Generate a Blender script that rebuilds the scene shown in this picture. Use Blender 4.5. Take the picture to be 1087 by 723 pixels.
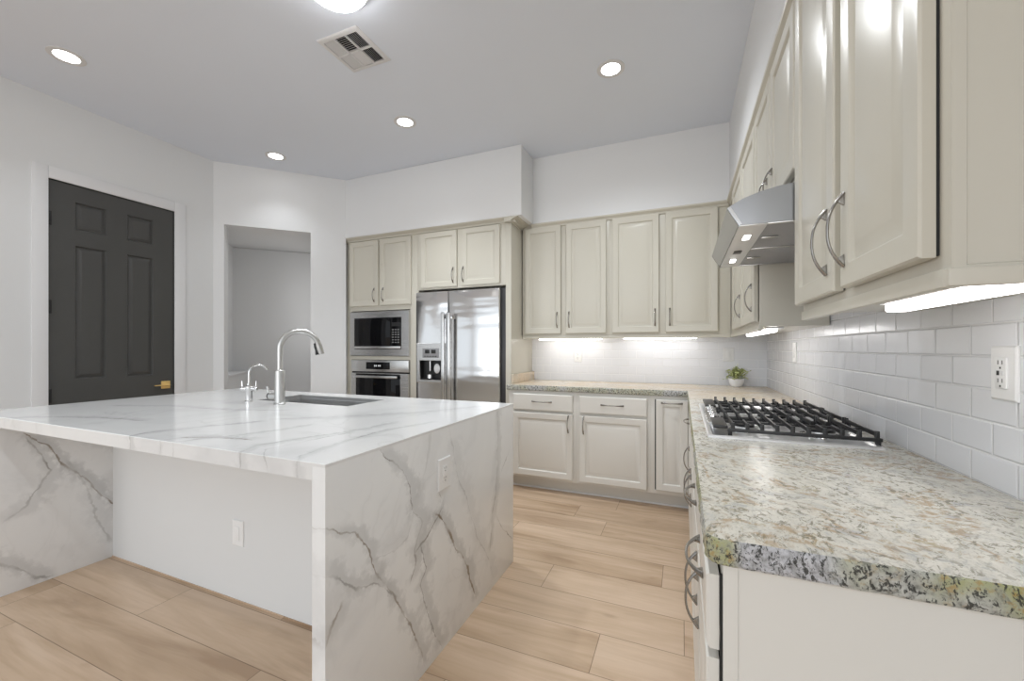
import bpy, bmesh, math, random
from mathutils import Vector, Matrix
for o in list(bpy.data.objects): bpy.data.objects.remove(o, do_unlink=True)
S = bpy.context.scene
C = S.collection
R = math.radians
rng = random.Random(7)

# ------------------------------------------------------------------ camera, light, exposure
cam_d = bpy.data.cameras.new('camera'); cam = bpy.data.objects.new('camera', cam_d); C.objects.link(cam)
cam.location = (0, 0, 1.24); cam.rotation_euler = (R(90), 0, R(22.6))
cam_d.sensor_width = 36; cam_d.lens = 36 * 434.6 / 1087; cam_d.shift_y = 8.5 / 1087; cam_d.clip_start = 0.02
S.camera = cam
vs = S.view_settings
vs.view_transform = 'Standard'; vs.look = 'None'; vs.gamma = 1; vs.use_curve_mapping = False
vs.exposure = 0.58
WORLD = 0.74
LAMP = 7.0        # recessed ceiling lights
BAR = 5.5          # under-cabinet bars
SPOT = 48.0       # downlight of each recessed light
DOME = 24.0        # dome light
w = bpy.data.worlds.new('world'); S.world = w; w.use_nodes = True
bg = w.node_tree.nodes['Background']; bg.inputs[0].default_value = (0.90, 0.955, 1.0, 1); bg.inputs[1].default_value = WORLD

def area_light(name, loc, rot, sx, sy, power, col=(1, 1, 1)):
    l = bpy.data.lights.new(name, 'AREA'); l.shape = 'RECTANGLE'; l.size = sx; l.size_y = sy; l.energy = power; l.color = col
    o = bpy.data.objects.new(name, l); C.objects.link(o); o.location = loc; o.rotation_euler = rot
    return o
# added unseen fill panels: one inside the hall, one far behind the camera
area_light('hall_fill', (-3.985, 3.695, 1.7), (R(90), 0, R(135)), 0.4, 0.9, 1.0, (1, 0.97, 0.93))
area_light('rear_fill_panel', (-2.0, -9.0, 2.0), (R(90), 0, 0), 10.0, 4.0, 170, (0.97, 0.985, 1.0))

# ------------------------------------------------------------------ node helpers
class NT:
    def __init__(s, name):
        s.m = bpy.data.materials.new(name); s.m.use_nodes = True
        s.t = s.m.node_tree; s.n = s.t.nodes; s.l = s.t.links
        s.b = s.n['Principled BSDF']
    def put(s, sock, v):
        if isinstance(v, bpy.types.NodeSocket): s.l.new(v, sock)
        elif v is not None: sock.default_value = v
    def math(s, op, a, b=None, c=None, clamp=False):
        n = s.n.new('ShaderNodeMath'); n.operation = op; n.use_clamp = clamp
        s.put(n.inputs[0], a)
        if b is not None: s.put(n.inputs[1], b)
        if c is not None: s.put(n.inputs[2], c)
        return n.outputs[0]
    def vec(s, op, a, b=None, scale=None):
        n = s.n.new('ShaderNodeVectorMath'); n.operation = op
        s.put(n.inputs[0], a)
        if b is not None: s.put(n.inputs[1], b)
        if scale is not None: s.put(n.inputs['Scale'], scale)
        return n.outputs[0]
    def pos(s): return s.n.new('ShaderNodeNewGeometry').outputs['Position']
    def obj(s): return s.n.new('ShaderNodeTexCoord').outputs['Object']
    def sep(s, v):
        n = s.n.new('ShaderNodeSeparateXYZ'); s.l.new(v, n.inputs[0]); return n.outputs
    def comb(s, x, y, z):
        n = s.n.new('ShaderNodeCombineXYZ')
        for i, q in enumerate((x, y, z)): s.put(n.inputs[i], q)
        return n.outputs[0]
    def map(s, v, scale=(1, 1, 1), rot=(0, 0, 0), loc=(0, 0, 0)):
        n = s.n.new('ShaderNodeMapping'); s.l.new(v, n.inputs[0])
        n.inputs['Scale'].default_value = scale; n.inputs['Rotation'].default_value = rot; n.inputs['Location'].default_value = loc
        return n.outputs[0]
    def noise(s, v, scale, detail=3, rough=0.5, dist=0, out='Fac'):
        n = s.n.new('ShaderNodeTexNoise'); s.put(n.inputs['Vector'], v)
        n.inputs['Scale'].default_value = scale; n.inputs['Detail'].default_value = detail
        n.inputs['Roughness'].default_value = rough; n.inputs['Distortion'].default_value = dist
        return n.outputs[out]
    def ramp(s, f, stops):
        n = s.n.new('ShaderNodeValToRGB'); s.l.new(f, n.inputs[0]); e = n.color_ramp.elements
        while len(e) < len(stops): e.new(0.5)
        for q, (p, c) in zip(e, stops): q.position = p; q.color = c if len(c) == 4 else (*c, 1)
        return n.outputs[0]
    def rng(s, v, a, b, c=0, d=1, smooth=True):
        n = s.n.new('ShaderNodeMapRange'); s.put(n.inputs[0], v)
        if smooth: n.interpolation_type = 'SMOOTHSTEP'
        for i, q in enumerate((a, b, c, d)): s.put(n.inputs[1 + i], q)
        return n.outputs[0]
    def mix(s, f, a, b, mode='MIX'):
        n = s.n.new('ShaderNodeMix'); n.data_type = 'RGBA'; n.blend_type = mode
        s.put(n.inputs[0], f)
        for k, q in ((6, a), (7, b)):
            s.put(n.inputs[k], q if isinstance(q, bpy.types.NodeSocket) else (*q, 1))
        return n.outputs[2]
    def bump(s, h, strength, dist):
        n = s.n.new('ShaderNodeBump'); n.inputs['Strength'].default_value = strength; n.inputs['Distance'].default_value = dist
        s.l.new(h, n.inputs['Height']); s.l.new(n.outputs[0], s.b.inputs['Normal'])
    def set(s, col=None, rough=None, metal=None, spec=None, emit=None, es=None, coat=None):
        I = s.b.inputs
        if col is not None: s.put(I['Base Color'], col if isinstance(col, bpy.types.NodeSocket) else (*col, 1))
        if rough is not None: s.put(I['Roughness'], rough)
        if metal is not None: I['Metallic'].default_value = metal
        if spec is not None: I['Specular IOR Level'].default_value = spec
        if emit is not None: I['Emission Color'].default_value = (*emit, 1); I['Emission Strength'].default_value = es
        if coat is not None: I['Coat Weight'].default_value = coat; I['Coat Roughness'].default_value = 0.08
        return s
def sr(r, g, b):
    f = lambda c: (c / 255 / 12.92) if c <= 10 else ((c / 255 + 0.055) / 1.055) ** 2.4
    return (f(r), f(g), f(b))

def m_simple(name, col, rough=0.5, metal=0, spec=0.5, bump=None, var=0.0, coat=None):
    t = NT(name); t.set(col, rough, metal, spec, coat=coat)
    p = t.obj()
    if var:
        f = t.noise(p, 2.3, 3)
        t.set(t.mix(f, tuple(c * (1 - var) for c in col), tuple(min(1, c * (1 + var)) for c in col)))
    if bump: t.bump(t.noise(p, bump[0], 3), bump[1], bump[2])
    return t.m
def m_emit(name, col, strength):
    t = NT(name); t.set((0.8, 0.8, 0.8), 0.5, emit=col, es=strength); return t.m

M = {}
M['wall'] = m_simple('wall_paint', (0.79, 0.80, 0.81), 0.85, spec=0.25, bump=(180, 0.08, 0.002), var=0.012)
M['ceiling'] = m_simple('ceiling_paint', (0.775, 0.82, 0.90), 0.9, spec=0.2, bump=(160, 0.08, 0.002), var=0.012)
M['trim'] = m_simple('white_trim_paint', (0.81, 0.815, 0.83), 0.45, spec=0.4, var=0.01)
M['panel'] = m_simple('island_panel_paint', (0.72, 0.725, 0.725), 0.75, spec=0.3, var=0.015)
M['cab'] = m_simple('greige_cabinet_paint', (0.60, 0.575, 0.50), 0.30, spec=0.5, bump=(60, 0.05, 0.0015), var=0.02)
M['cablow'] = m_simple('pale_cabinet_paint', (0.71, 0.69, 0.645), 0.34, spec=0.5, bump=(60, 0.05, 0.0015), var=0.02)
M['cabin'] = m_simple('cabinet_inside', (0.62, 0.57, 0.47), 0.5, var=0.03)
M['dark'] = m_simple('gap_shade_black', (0.012, 0.012, 0.012), 0.6)  # black for strips that paint the shade in door gaps
M['black'] = m_simple('black_plastic', (0.012, 0.012, 0.013), 0.35)
M['glass'] = m_simple('black_glass', (0.003, 0.003, 0.004), 0.05, spec=0.28)
M['iron'] = m_simple('black_cast_iron', (0.016, 0.016, 0.017), 0.38, spec=0.5, bump=(300, 0.25, 0.001))
M['door'] = m_simple('charcoal_door_paint', (0.074, 0.074, 0.072), 0.36, spec=0.45, bump=(45, 0.06, 0.002), var=0.06)
M['gold'] = m_simple('brushed_brass', (0.95, 0.70, 0.30), 0.38, 0.85)
M['chrome'] = m_simple('satin_chrome', (0.70, 0.70, 0.70), 0.16, 1)
M['nickel'] = m_simple('brushed_nickel', (0.55, 0.55, 0.54), 0.34, 1)
M['pull'] = m_simple('dark_satin_nickel', (0.36, 0.345, 0.325), 0.22, 1)
M['outlet'] = m_simple('white_outlet_plastic', (0.83, 0.83, 0.83), 0.35)
M['slot'] = m_simple('outlet_slot', (0.03, 0.03, 0.03), 0.5)
M['vent'] = m_simple('white_vent_enamel', (0.72, 0.72, 0.73), 0.6)
M['keys'] = m_simple('grey_keys', (0.20, 0.20, 0.20), 0.5)
M['pansteel'] = m_simple('satin_pan_steel', (0.78, 0.78, 0.79), 0.33, 0.75)
M['grey'] = m_simple('grey_plastic', (0.30, 0.30, 0.31), 0.4)
M['pot'] = m_simple('white_ceramic', (0.84, 0.84, 0.85), 0.3)
M['soil'] = m_simple('potting_soil', (0.05, 0.035, 0.02), 0.95)
M['lamp'] = m_emit('lamp_diffuser', (1, 0.985, 0.96), LAMP)
M['dome'] = m_emit('dome_diffuser', (0.98, 0.99, 1), 9.0)
M['bar'] = m_emit('light_bar_diffuser', (1, 0.985, 0.97), BAR)
M['barwarm'] = m_emit('warm_light_bar_diffuser', (1, 0.96, 0.91), BAR * 1.15)
M['hoodlamp'] = m_emit('hood_lamp', (1, 0.99, 0.97), 3)
M['led'] = m_emit('display_glow', (0.75, 0.85, 0.9), 0.12)

def m_steel(name, col, rough, axis, wave=0.0):
    t = NT(name); p = t.obj()
    sc = [260, 260, 260]; sc[axis] = 3
    f = t.noise(t.map(p, tuple(sc)), 1.0, 2)
    t.set(col, t.rng(f, 0.2, 0.8, rough - 0.02, rough + 0.02), 1)
    h = t.math('MULTIPLY', f, 0.006)
    if wave:
        h = t.math('ADD', h, t.math('MULTIPLY', t.noise(t.map(p, (0.7, 1, 5.0)), 1.0, 2), wave))
    t.bump(h, 0.35, 0.01)
    return t.m
M['steel'] = m_steel('brushed_stainless_steel', (0.62, 0.62, 0.62), 0.26, 0)
M['fridge'] = m_steel('refrigerator_stainless', (0.76, 0.76, 0.765), 0.15, 0, 3.0)
M['hood'] = m_simple('hood_stainless', (0.40, 0.405, 0.42), 0.26, 1)
M['sink'] = m_steel('sink_stainless', (0.62, 0.62, 0.62), 0.33, 0)
M['fridgeside'] = m_simple('dark_grey_enamel', (0.05, 0.05, 0.055), 0.4)

def m_mesh():
    t = NT('filter_mesh'); p = t.obj()
    q = t.sep(p)
    a = t.math('SINE', t.math('MULTIPLY', q[0], 1400)); b = t.math('SINE', t.math('MULTIPLY', q[1], 1400))
    f = t.rng(t.math('MULTIPLY', a, b), -0.3, 0.5)
    t.set(t.mix(f, (0.30, 0.30, 0.31), (0.58, 0.58, 0.59)), 0.5, 0.5); t.bump(f, 0.3, 0.001)
    return t.m
M['filter'] = m_mesh()

def m_tile(name, axis, u0, relief=0.6):
    t = NT(name); p = t.sep(t.pos())
    v = t.comb(t.math('SUBTRACT', p[axis], u0), t.math('SUBTRACT', p[2], 0.92), 0)
    b = t.n.new('ShaderNodeTexBrick'); t.l.new(v, b.inputs['Vector'])
    b.offset = 0.5; b.offset_frequency = 2; b.squash = 1
    for k, q in (('Scale', 1.0), ('Mortar Size', 0.0021), ('Mortar Smooth', 0.25), ('Bias', 0.0), ('Brick Width', 0.1525), ('Row Height', 0.0755)):
        b.inputs[k].default_value = q
    b.inputs['Color1'].default_value = (0.76, 0.77, 0.80, 1); b.inputs['Color2'].default_value = (0.78, 0.79, 0.82, 1)
    b.inputs['Mortar'].default_value = (0.80, 0.805, 0.82, 1)
    t.set(b.outputs['Color'], t.rng(b.outputs['Fac'], 0, 1, 0.22, 0.7), spec=0.45)
    b2 = t.n.new('ShaderNodeTexBrick'); t.l.new(v, b2.inputs['Vector']); b2.offset = 0.5; b2.offset_frequency = 2; b2.squash = 1
    for k, q in (('Scale', 1.0), ('Mortar Size', 0.0048), ('Mortar Smooth', 0.9), ('Bias', 0.0), ('Brick Width', 0.1525), ('Row Height', 0.0755)):
        b2.inputs[k].default_value = q
    h = t.math('SUBTRACT', t.math('MULTIPLY', t.noise(t.pos(), 9, 2), 0.35), b2.outputs['Fac'])
    t.bump(h, relief, 0.0035)
    return t.m
M['tile_r'] = m_tile('white_subway_tile_side', 1, 1.593)
M['tile_b'] = m_tile('white_subway_tile_rear', 0, 0.06, 0.3)

def m_floor():
    t = NT('light_oak_planks'); p = t.sep(t.pos())
    W = 0.235; L = 1.52
    rowf = t.math('DIVIDE', t.math('SUBTRACT', p[1], 0.85), W)
    k = t.math('FLOOR', rowf); fy = t.math('FRACT', rowf)
    wn = t.n.new('ShaderNodeTexWhiteNoise'); wn.noise_dimensions = '1D'; t.l.new(k, wn.inputs['W'])
    off = t.math('MULTIPLY', wn.outputs['Value'], L)
    fixed = {0: -1.5, 1: -2.34, 3: -0.33, 5: -0.68, 6: -0.10, 7: -1.08, 8: -0.50}
    for n_, x_ in fixed.items():
        is_ = t.math('COMPARE', k, float(n_), 0.1)
        off = t.math('ADD', t.math('MULTIPLY', off, t.math('SUBTRACT', 1.0, is_)), t.math('MULTIPLY', is_, x_))
    colf = t.math('DIVIDE', t.math('SUBTRACT', p[0], off), L)
    c = t.math('FLOOR', colf); fx = t.math('FRACT', colf)
    dy = t.math('MULTIPLY', t.math('MINIMUM', fy, t.math('SUBTRACT', 1.0, fy)), W)
    dx = t.math('MULTIPLY', t.math('MINIMUM', fx, t.math('SUBTRACT', 1.0, fx)), L)
    seam = t.math('SUBTRACT', 1.0, t.rng(t.math('MINIMUM', dx, dy), 0.0007, 0.0021))
    wid = t.n.new('ShaderNodeTexWhiteNoise'); wid.noise_dimensions = '2D'; t.l.new(t.comb(k, c, 0), wid.inputs['Vector'])
    seed = wid.outputs['Value']
    gp = t.comb(p[0], p[1], t.math('MULTIPLY', seed, 37.0))
    g1 = t.noise(t.map(gp, (0.9, 6.5, 1)), 1.0, 4, 0.55, 0.9)
    g2 = t.noise(t.map(gp, (3.0, 60, 1)), 1.0, 3, 0.6, 0.4)
    g3 = t.noise(t.map(gp, (1.6, 3.2, 1)), 1.3, 3, 0.5, 1.6)
    col = t.ramp(g1, [(0.28, (0.36, 0.24, 0.15)), (0.46, (0.54, 0.395, 0.27)), (0.62, (0.63, 0.475, 0.345)), (0.8, (0.665, 0.515, 0.385))])
    col = t.mix(t.rng(g2, 0.35, 0.75, 0, 0.22), col, (0.40, 0.26, 0.15))
    col = t.mix(t.rng(g3, 0.62, 0.78, 0, 0.45), col, (0.37, 0.235, 0.135))
    vo = t.n.new('ShaderNodeTexVoronoi'); t.l.new(t.map(gp, (1.3, 3.2, 1)), vo.inputs['Vector']); vo.inputs['Scale'].default_value = 1.0
    col = t.mix(t.rng(vo.outputs['Distance'], 0.02, 0.075, 0.55, 0), col, (0.22, 0.13, 0.07))
    col = t.mix(t.rng(seed, 0, 1, 0, 0.22), col, (0.67, 0.52, 0.39))
    col = t.mix(t.math('MULTIPLY', seam, 0.75), col, (0.13, 0.08, 0.045))
    t.set(col, t.rng(g2, 0.3, 0.8, 0.34, 0.44), spec=0.45)
    t.bump(t.math('SUBTRACT', t.math('MULTIPLY', g2, 0.15), seam), 0.3, 0.0015)
    return t.m
M['floor'] = m_floor()

def m_granite(name, edge):
    t = NT(name); p = t.pos()
    wp = t.vec('ADD', p, t.vec('SCALE', t.vec('SUBTRACT', t.noise(p, 3.0, 3, out='Color'), (0.5, 0.5, 0.5)), scale=0.16))
    py = t.sep(p)
    if not edge:
        big = t.noise(p, 3.2, 4, 0.55, 0.8)
        blotch = t.noise(wp, 19, 6, 0.66, 0.4)
        fleck = t.noise(t.map(wp, (1, .75, 1), (0, 0, R(25))), 72, 6, 0.72, 0.6)
        fleck2 = t.noise(t.vec('ADD', wp, (3, 7, 1)), 50, 6, 0.70, 0.5)
        gold = t.noise(t.map(wp, (1, .7, 1), (0, 0, R(25)), (4, 2, 0)), 44, 6, 0.72, 0.7)
        col = t.ramp(blotch, [(0.32, (0.50, 0.50, 0.50)), (0.45, (0.66, 0.64, 0.585)), (0.58, (0.74, 0.715, 0.65)), (0.72, (0.78, 0.765, 0.72))])
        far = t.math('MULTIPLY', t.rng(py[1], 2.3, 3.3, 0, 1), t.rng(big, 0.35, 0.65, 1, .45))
        col = t.mix(t.math('MULTIPLY', far, 0.72), col, (0.74, 0.57, 0.39))  # warm reflection along the far worktop, painted into the stone colour
        near = t.rng(py[1], 2.4, 3.2, 1, 0.35)
        gz = t.rng(t.noise(t.vec('ADD', p, (2, 5, 0)), 5.0, 3), 0.42, 0.62, 0.15, 1)
        gm = t.math('MULTIPLY', t.math('MULTIPLY', t.rng(gold, 0.52, 0.66), gz), near)
        col = t.mix(t.math('MULTIPLY', gm, 0.70), col, (0.36, 0.29, 0.14))
        rust = t.math('ABSOLUTE', t.math('SUBTRACT', t.noise(t.map(p, (1, 1, 1), (0, 0, R(20)), (1, 3, 0)), 2.2, 4, 0.6, 0.7), 0.5))
        rm = t.math('MULTIPLY', t.rng(rust, 0, 0.03, 1, 0), t.rng(fleck2, 0.42, 0.58))
        col = t.mix(t.math('MULTIPLY', t.math('MULTIPLY', rm, near), 0.7), col, (0.40, 0.26, 0.12))
        gr = t.math('MULTIPLY', t.math('MULTIPLY', t.rng(fleck2, 0.54, 0.64), t.rng(big, 0.40, 0.58)), near)
        col = t.mix(t.math('MULTIPLY', gr, 0.6), col, (0.36, 0.37, 0.375))
        dk = t.math('MULTIPLY', t.math('MULTIPLY', t.rng(fleck, 0.52, 0.58), t.rng(t.noise(p, 8.5, 4, 0.6), 0.38, 0.58, 0.30, 1)), near)
        col = t.mix(t.math('MULTIPLY', dk, 0.80), col, (0.20, 0.185, 0.135))
        sp = t.noise(p, 170, 3, 0.6)
        col = t.mix(t.math('MULTIPLY', t.rng(sp, 0.56, 0.70, 0, 0.5), near), col, (0.30, 0.28, 0.23))
        col = t.mix(1.0, col, (0.93, 0.925, 0.91), 'MULTIPLY')
        t.set(col, 0.27, spec=0.45)
        t.bump(fleck, 0.02, 0.001)
    else:
        big = t.noise(p, 6.0, 3, 0.5)
        med = t.noise(t.map(wp, (1, 1, 0.7)), 85, 5, 0.65, 0.4)
        fine = t.noise(t.map(wp, (1, 1, 0.55)), 135, 5, 0.70, 0.5)
        gold = t.noise(t.vec('ADD', p, (3, 1, 2)), 70, 5, 0.65)
        col = t.ramp(med, [(0.33, (0.20, 0.20, 0.195)), (0.44, (0.40, 0.40, 0.41)), (0.55, (0.56, 0.56, 0.59)), (0.70, (0.66, 0.66, 0.68))])
        zone = t.math('MAXIMUM', t.rng(py[0], .065, .095, 1, 0), t.rng(py[0], .19, .27, 0, 1))
        zone = t.math('MAXIMUM', t.math('MULTIPLY', zone, t.rng(big, 0.38, 0.55, 0.25, 1)), t.math('MULTIPLY', t.rng(big, 0.55, 0.65), 0.7))
        zone = t.math('MULTIPLY', zone, t.rng(py[1], 2.8, 3.2, 1, 0.5))
        col = t.mix(t.math('MULTIPLY', zone, t.rng(med, 0.30, 0.58, 0.35, 1.0)), col, (0.40, 0.41, 0.19))
        col = t.mix(t.math('MULTIPLY', zone, t.rng(gold, 0.52, 0.64, 0, 0.85)), col, (0.42, 0.27, 0.08))
        col = t.mix(t.rng(fine, 0.525, 0.59, 0, 0.95), col, (0.035, 0.036, 0.03))
        t.set(col, 0.38, spec=0.45)
        t.bump(t.math('ADD', med, t.math('MULTIPLY', fine, 0.6)), 0.8, 0.006)
    return t.m
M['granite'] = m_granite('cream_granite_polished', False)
M['granite_edge'] = m_granite('chiselled_granite_edge', True)

def m_marble(name, ax, lo, hi, veins, seed=0.0, generic=0.6, tone=1.0):
    """ax: the two world axes of the slab; lo/hi their ranges; veins: list of (points, width, strength, band, colour)"""
    t = NT(name); p = t.pos()
    n1 = t.vec('SUBTRACT', t.noise(t.vec('ADD', p, (seed, 0, 0)), 7, 4, 0.6, out='Color'), (0.5, 0.5, 0.5))
    n2 = t.vec('SUBTRACT', t.noise(p, 38, 3, 0.6, out='Color'), (0.5, 0.5, 0.5))
    wp = t.vec('ADD', p, t.vec('ADD', t.vec('SCALE', n1, scale=0.05), t.vec('SCALE', n2, scale=0.012)))
    s = t.sep(wp)
    U = t.math('DIVIDE', t.math('SUBTRACT', s[ax[0]], lo[0]), hi[0] - lo[0])
    V = t.math('DIVIDE', t.math('SUBTRACT', s[ax[1]], lo[1]), hi[1] - lo[1])
    cloud = t.noise(t.vec('ADD', wp, (seed, seed, 0)), 2.6, 4, 0.55, 0.8)
    base = t.ramp(cloud, [(0.30, (0.70, 0.70, 0.70)), (0.44, (0.775, 0.775, 0.775)), (0.62, (0.80, 0.80, 0.795))])
    # faint natural veining over the whole slab
    gn = t.noise(t.vec('ADD', wp, (seed * 1.7, 3, 0)), 2.4, 3, 0.5, 1.2)
    rid = t.math('ABSOLUTE', t.math('SUBTRACT', gn, 0.5))
    msk = t.rng(t.noise(t.vec('ADD', p, (1, seed, 4)), 2.0, 2), 0.45, 0.62)
    base = t.mix(t.math('MULTIPLY', t.math('MULTIPLY', t.rng(rid, 0.0, 0.045, 0.55, 0), msk), generic), base, (0.47, 0.47, 0.465))
    base = t.mix(t.math('MULTIPLY', t.math('MULTIPLY', t.rng(rid, 0.0, 0.012, 0.6, 0), msk), generic), base, (0.33, 0.31, 0.28))
    wid = t.rng(t.noise(p, 19, 4, 0.6), 0.3, 0.7, 0.3, 1.9)
    brk = t.rng(t.noise(t.vec('ADD', p, (7, 2, 5)), 9, 3), 0.33, 0.57, 0.25, 1.0)
    for pts, wd, st, band, col in veins:
        du = max(q[0] for q in pts) - min(q[0] for q in pts); dv = max(q[1] for q in pts) - min(q[1] for q in pts)
        a = 0 if du > dv else 1
        q = sorted(pts, key=lambda e: e[a])
        A, B = (U, V) if a == 0 else (V, U)
        fc = t.n.new('ShaderNodeFloatCurve'); cv = fc.mapping.curves[0]
        L = [((e[a] - lo[a]) / (hi[a] - lo[a]), (e[1 - a] - lo[1 - a]) / (hi[1 - a] - lo[1 - a])) for e in q]
        out = []
        for e in L:
            if not out or e[0] - out[-1][0] > 0.004: out.append(e)
        ext = out
        while len(cv.points) < len(ext): cv.points.new(0.5, 0.5)
        for pt, e in zip(cv.points, ext): pt.location = e; pt.handle_type = 'AUTO_CLAMPED' if len(ext) < 4 else 'VECTOR'
        fc.mapping.use_clip = False
        fc.mapping.update(); t.l.new(A, fc.inputs['Value'])
        d = t.math('MULTIPLY', t.math('SUBTRACT', B, fc.outputs[0]), hi[1 - a] - lo[1 - a])
        slope = abs(ext[-1][1] - ext[0][1]) * (hi[1 - a] - lo[1 - a]) / max(1e-3, (ext[-1][0] - ext[0][0]) * (hi[a] - lo[a]))
        d = t.math('MULTIPLY', d, 1 / math.sqrt(1 + slope * slope))
        ad = t.math('ABSOLUTE', d)
        e0, e1 = ext[0][0], ext[-1][0]
        f = 0.02
        ends = t.math('MULTIPLY', t.rng(A, e0 - f, e0 + f), t.rng(A, e1 - f, e1 + f, 1, 0))
        thin = t.math('MULTIPLY', t.rng(t.math('DIVIDE', ad, wid), wd * 0.15, wd * 0.75, 1, 0), brk)
        if band:
            bd = t.math('ABSOLUTE', t.math('SUBTRACT', d, band * 0.35))
            soft = t.math('MULTIPLY', t.rng(t.math('DIVIDE', bd, wid), band * 0.15, band * 1.25, 0.66, 0), ends)
            base = t.mix(t.math('MULTIPLY', soft, min(1.0, st)), base, (0.50, 0.50, 0.50))
        base = t.mix(t.math('MULTIPLY', t.math('MULTIPLY', thin, ends), st), base, col)
    if tone != 1: base = t.mix(1.0, base, (tone, tone, tone), 'MULTIPLY')
    t.set(base, 0.16, spec=0.5)
    return t.m
G1 = (0.24, 0.225, 0.20); G2 = (0.33, 0.325, 0.315); BR = (0.23, 0.185, 0.135)
VR = [
 ([(1.068, .916), (1.118, .864), (1.183, .812), (1.206, .776), (1.23, .732), (1.242, .653), (1.305, .584), (1.25, .5), (1.266, .447), (1.23, .405)], .006, .8, .045, G1),
 ([(.867, .726), (.96, .681), (1.011, .608), (1.058, .494), (1.128, .409), (1.183, .314), (1.242, .205), (1.292, .111), (1.31, .03)], .006, .8, .03, BR),
 ([(.852, .606), (.896, .58), (.96, .514), (1.048, .479), (1.139, .396)], .007, .8, .03, G2),
 ([(1.402, .669), (1.448, .596), (1.44, .57)], .005, .7, .0, G2),
 ([(1.448, .596), (1.388, .552), (1.332, .51), (1.266, .49)], .006, .8, .03, G1),
 ([(1.40, .58), (1.463, .522), (1.512, .451), (1.563, .358), (1.654, .242), (1.693, .146), (1.734, .047)], .008, .95, .035, BR),
 ([(1.512, .852), (1.563, .699), (1.654, .523), (1.755, .33), (1.889, .148), (1.928, .044)], .005, .35, .05, G2),
 ([(1.292, .496), (1.332, .4), (1.292, .358), (1.318, .25), (1.373, .137), (1.432, .016)], .007, .85, .04, G2),
 ([(1.989, .907), (1.989, .798), (1.989, .667), (1.963, .479), (1.914, .347), (1.889, .21)], .006, .65, .03, G2),
 ([(2.14, .66), (2.07, .61), (2.015, .55)], .005, .6, .0, G2),
 ([(1.989, .329), (2.06, .25), (2.127, .195), (2.186, .147)], .005, .75, .0, G1),
 ([(1.048, .56), (1.139, .55), (1.206, .564), (1.24, .613)], .008, .3, .045, G2),
 ([(1.36, .90), (1.33, .80), (1.27, .70)], .012, .2, .06, G2),
 ([(.846, .42), (.874, .462), (.90, .50)], .008, .6, .03, BR),
]
M['marble_r'] = m_marble('white_marble_side_slab', (1, 2), (.80, -.02), (2.24, .96), VR, 0.3, 0.10)
VL = [
 ([(.98, .806), (1.063, .723), (1.124, .613), (1.218, .497), (1.295, .37), (1.36, .28)], .008, .95, .03, BR),
 ([(.992, .776), (1.037, .673), (1.076, .587)], .006, .7, .03, G1),
 ([(1.076, .587), (1.037, .504), (.974, .414), (.926, .378)], .01, .6, .05, G2),
 ([(1.152, .615), (1.218, .447), (1.272, .244), (1.328, .095)], .012, .4, .05, G2),
 ([(.86, .22), (.902, .174), (.961, .109), (1.024, .031), (1.09, .007)], .010, .75, .04, G2),
 ([(1.10, .80), (1.2, .74), (1.30, .68), (1.37, .66)], .05, .12, .10, G2),
]
M['marble_l'] = m_marble('white_marble_leg_slab', (1, 2), (.80, -.02), (2.24, .96), VL, 2.3, 0.05)
VT = [
 ([(-1.86, .83), (-1.88, .90), (-1.848, 1.023), (-1.773, 1.128), (-1.72, 1.24)], .006, .7, .025, G2),
 ([(-1.68, .84), (-1.66, .90), (-1.60, .938), (-1.505, .958), (-1.40, .97)], .007, .75, .03, BR),
 ([(-1.60, .845), (-1.575, .90), (-1.547, .93)], .005, .6, .0, G1),
 ([(-1.582, .91), (-1.511, 1.019), (-1.476, 1.123), (-1.45, 1.27)], .006, .55, .025, G2),
 ([(-1.25, .83), (-1.30, .929), (-1.237, 1.106), (-1.177, 1.28), (-1.154, 1.45)], .007, .55, .03, G2),
 ([(-2.86, .86), (-2.70, .95), (-2.50, 1.02), (-2.2, 1.05)], .007, .55, .03, G1),
 ([(-1.0, .84), (-1.056, .89), (-1.085, 1.067), (-1.069, 1.325), (-1.01, 1.529)], .006, .55, .02, G2),
 ([(-1.137, .84), (-1.215, .9), (-1.206, .993), (-1.178, 1.187)], .006, .55, .0, G2),
 ([(-1.70, 1.30), (-1.45, 1.5), (-1.2, 1.75), (-1.0, 2.1)], .007, .45, .04, G2),
 ([(-2.95, 1.25), (-2.6, 1.38), (-2.2, 1.40), (-1.9, 1.5)], .006, .45, .03, G2),
]
M['marble_t'] = m_marble('white_marble_top_slab', (0, 1), (-3.4, .80), (-.85, 2.25), VT, 5.1, 0.22, 0.93)

def m_leaf():
    t = NT('small_green_leaves'); f = t.noise(t.obj(), 45, 2)
    t.set(t.ramp(f, [(0.3, (0.20, 0.25, 0.07)), (0.5, (0.45, 0.49, 0.20)), (0.7, (0.70, 0.71, 0.42))]), 0.5)
    return t.m
M['leaf'] = m_leaf()

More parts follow.
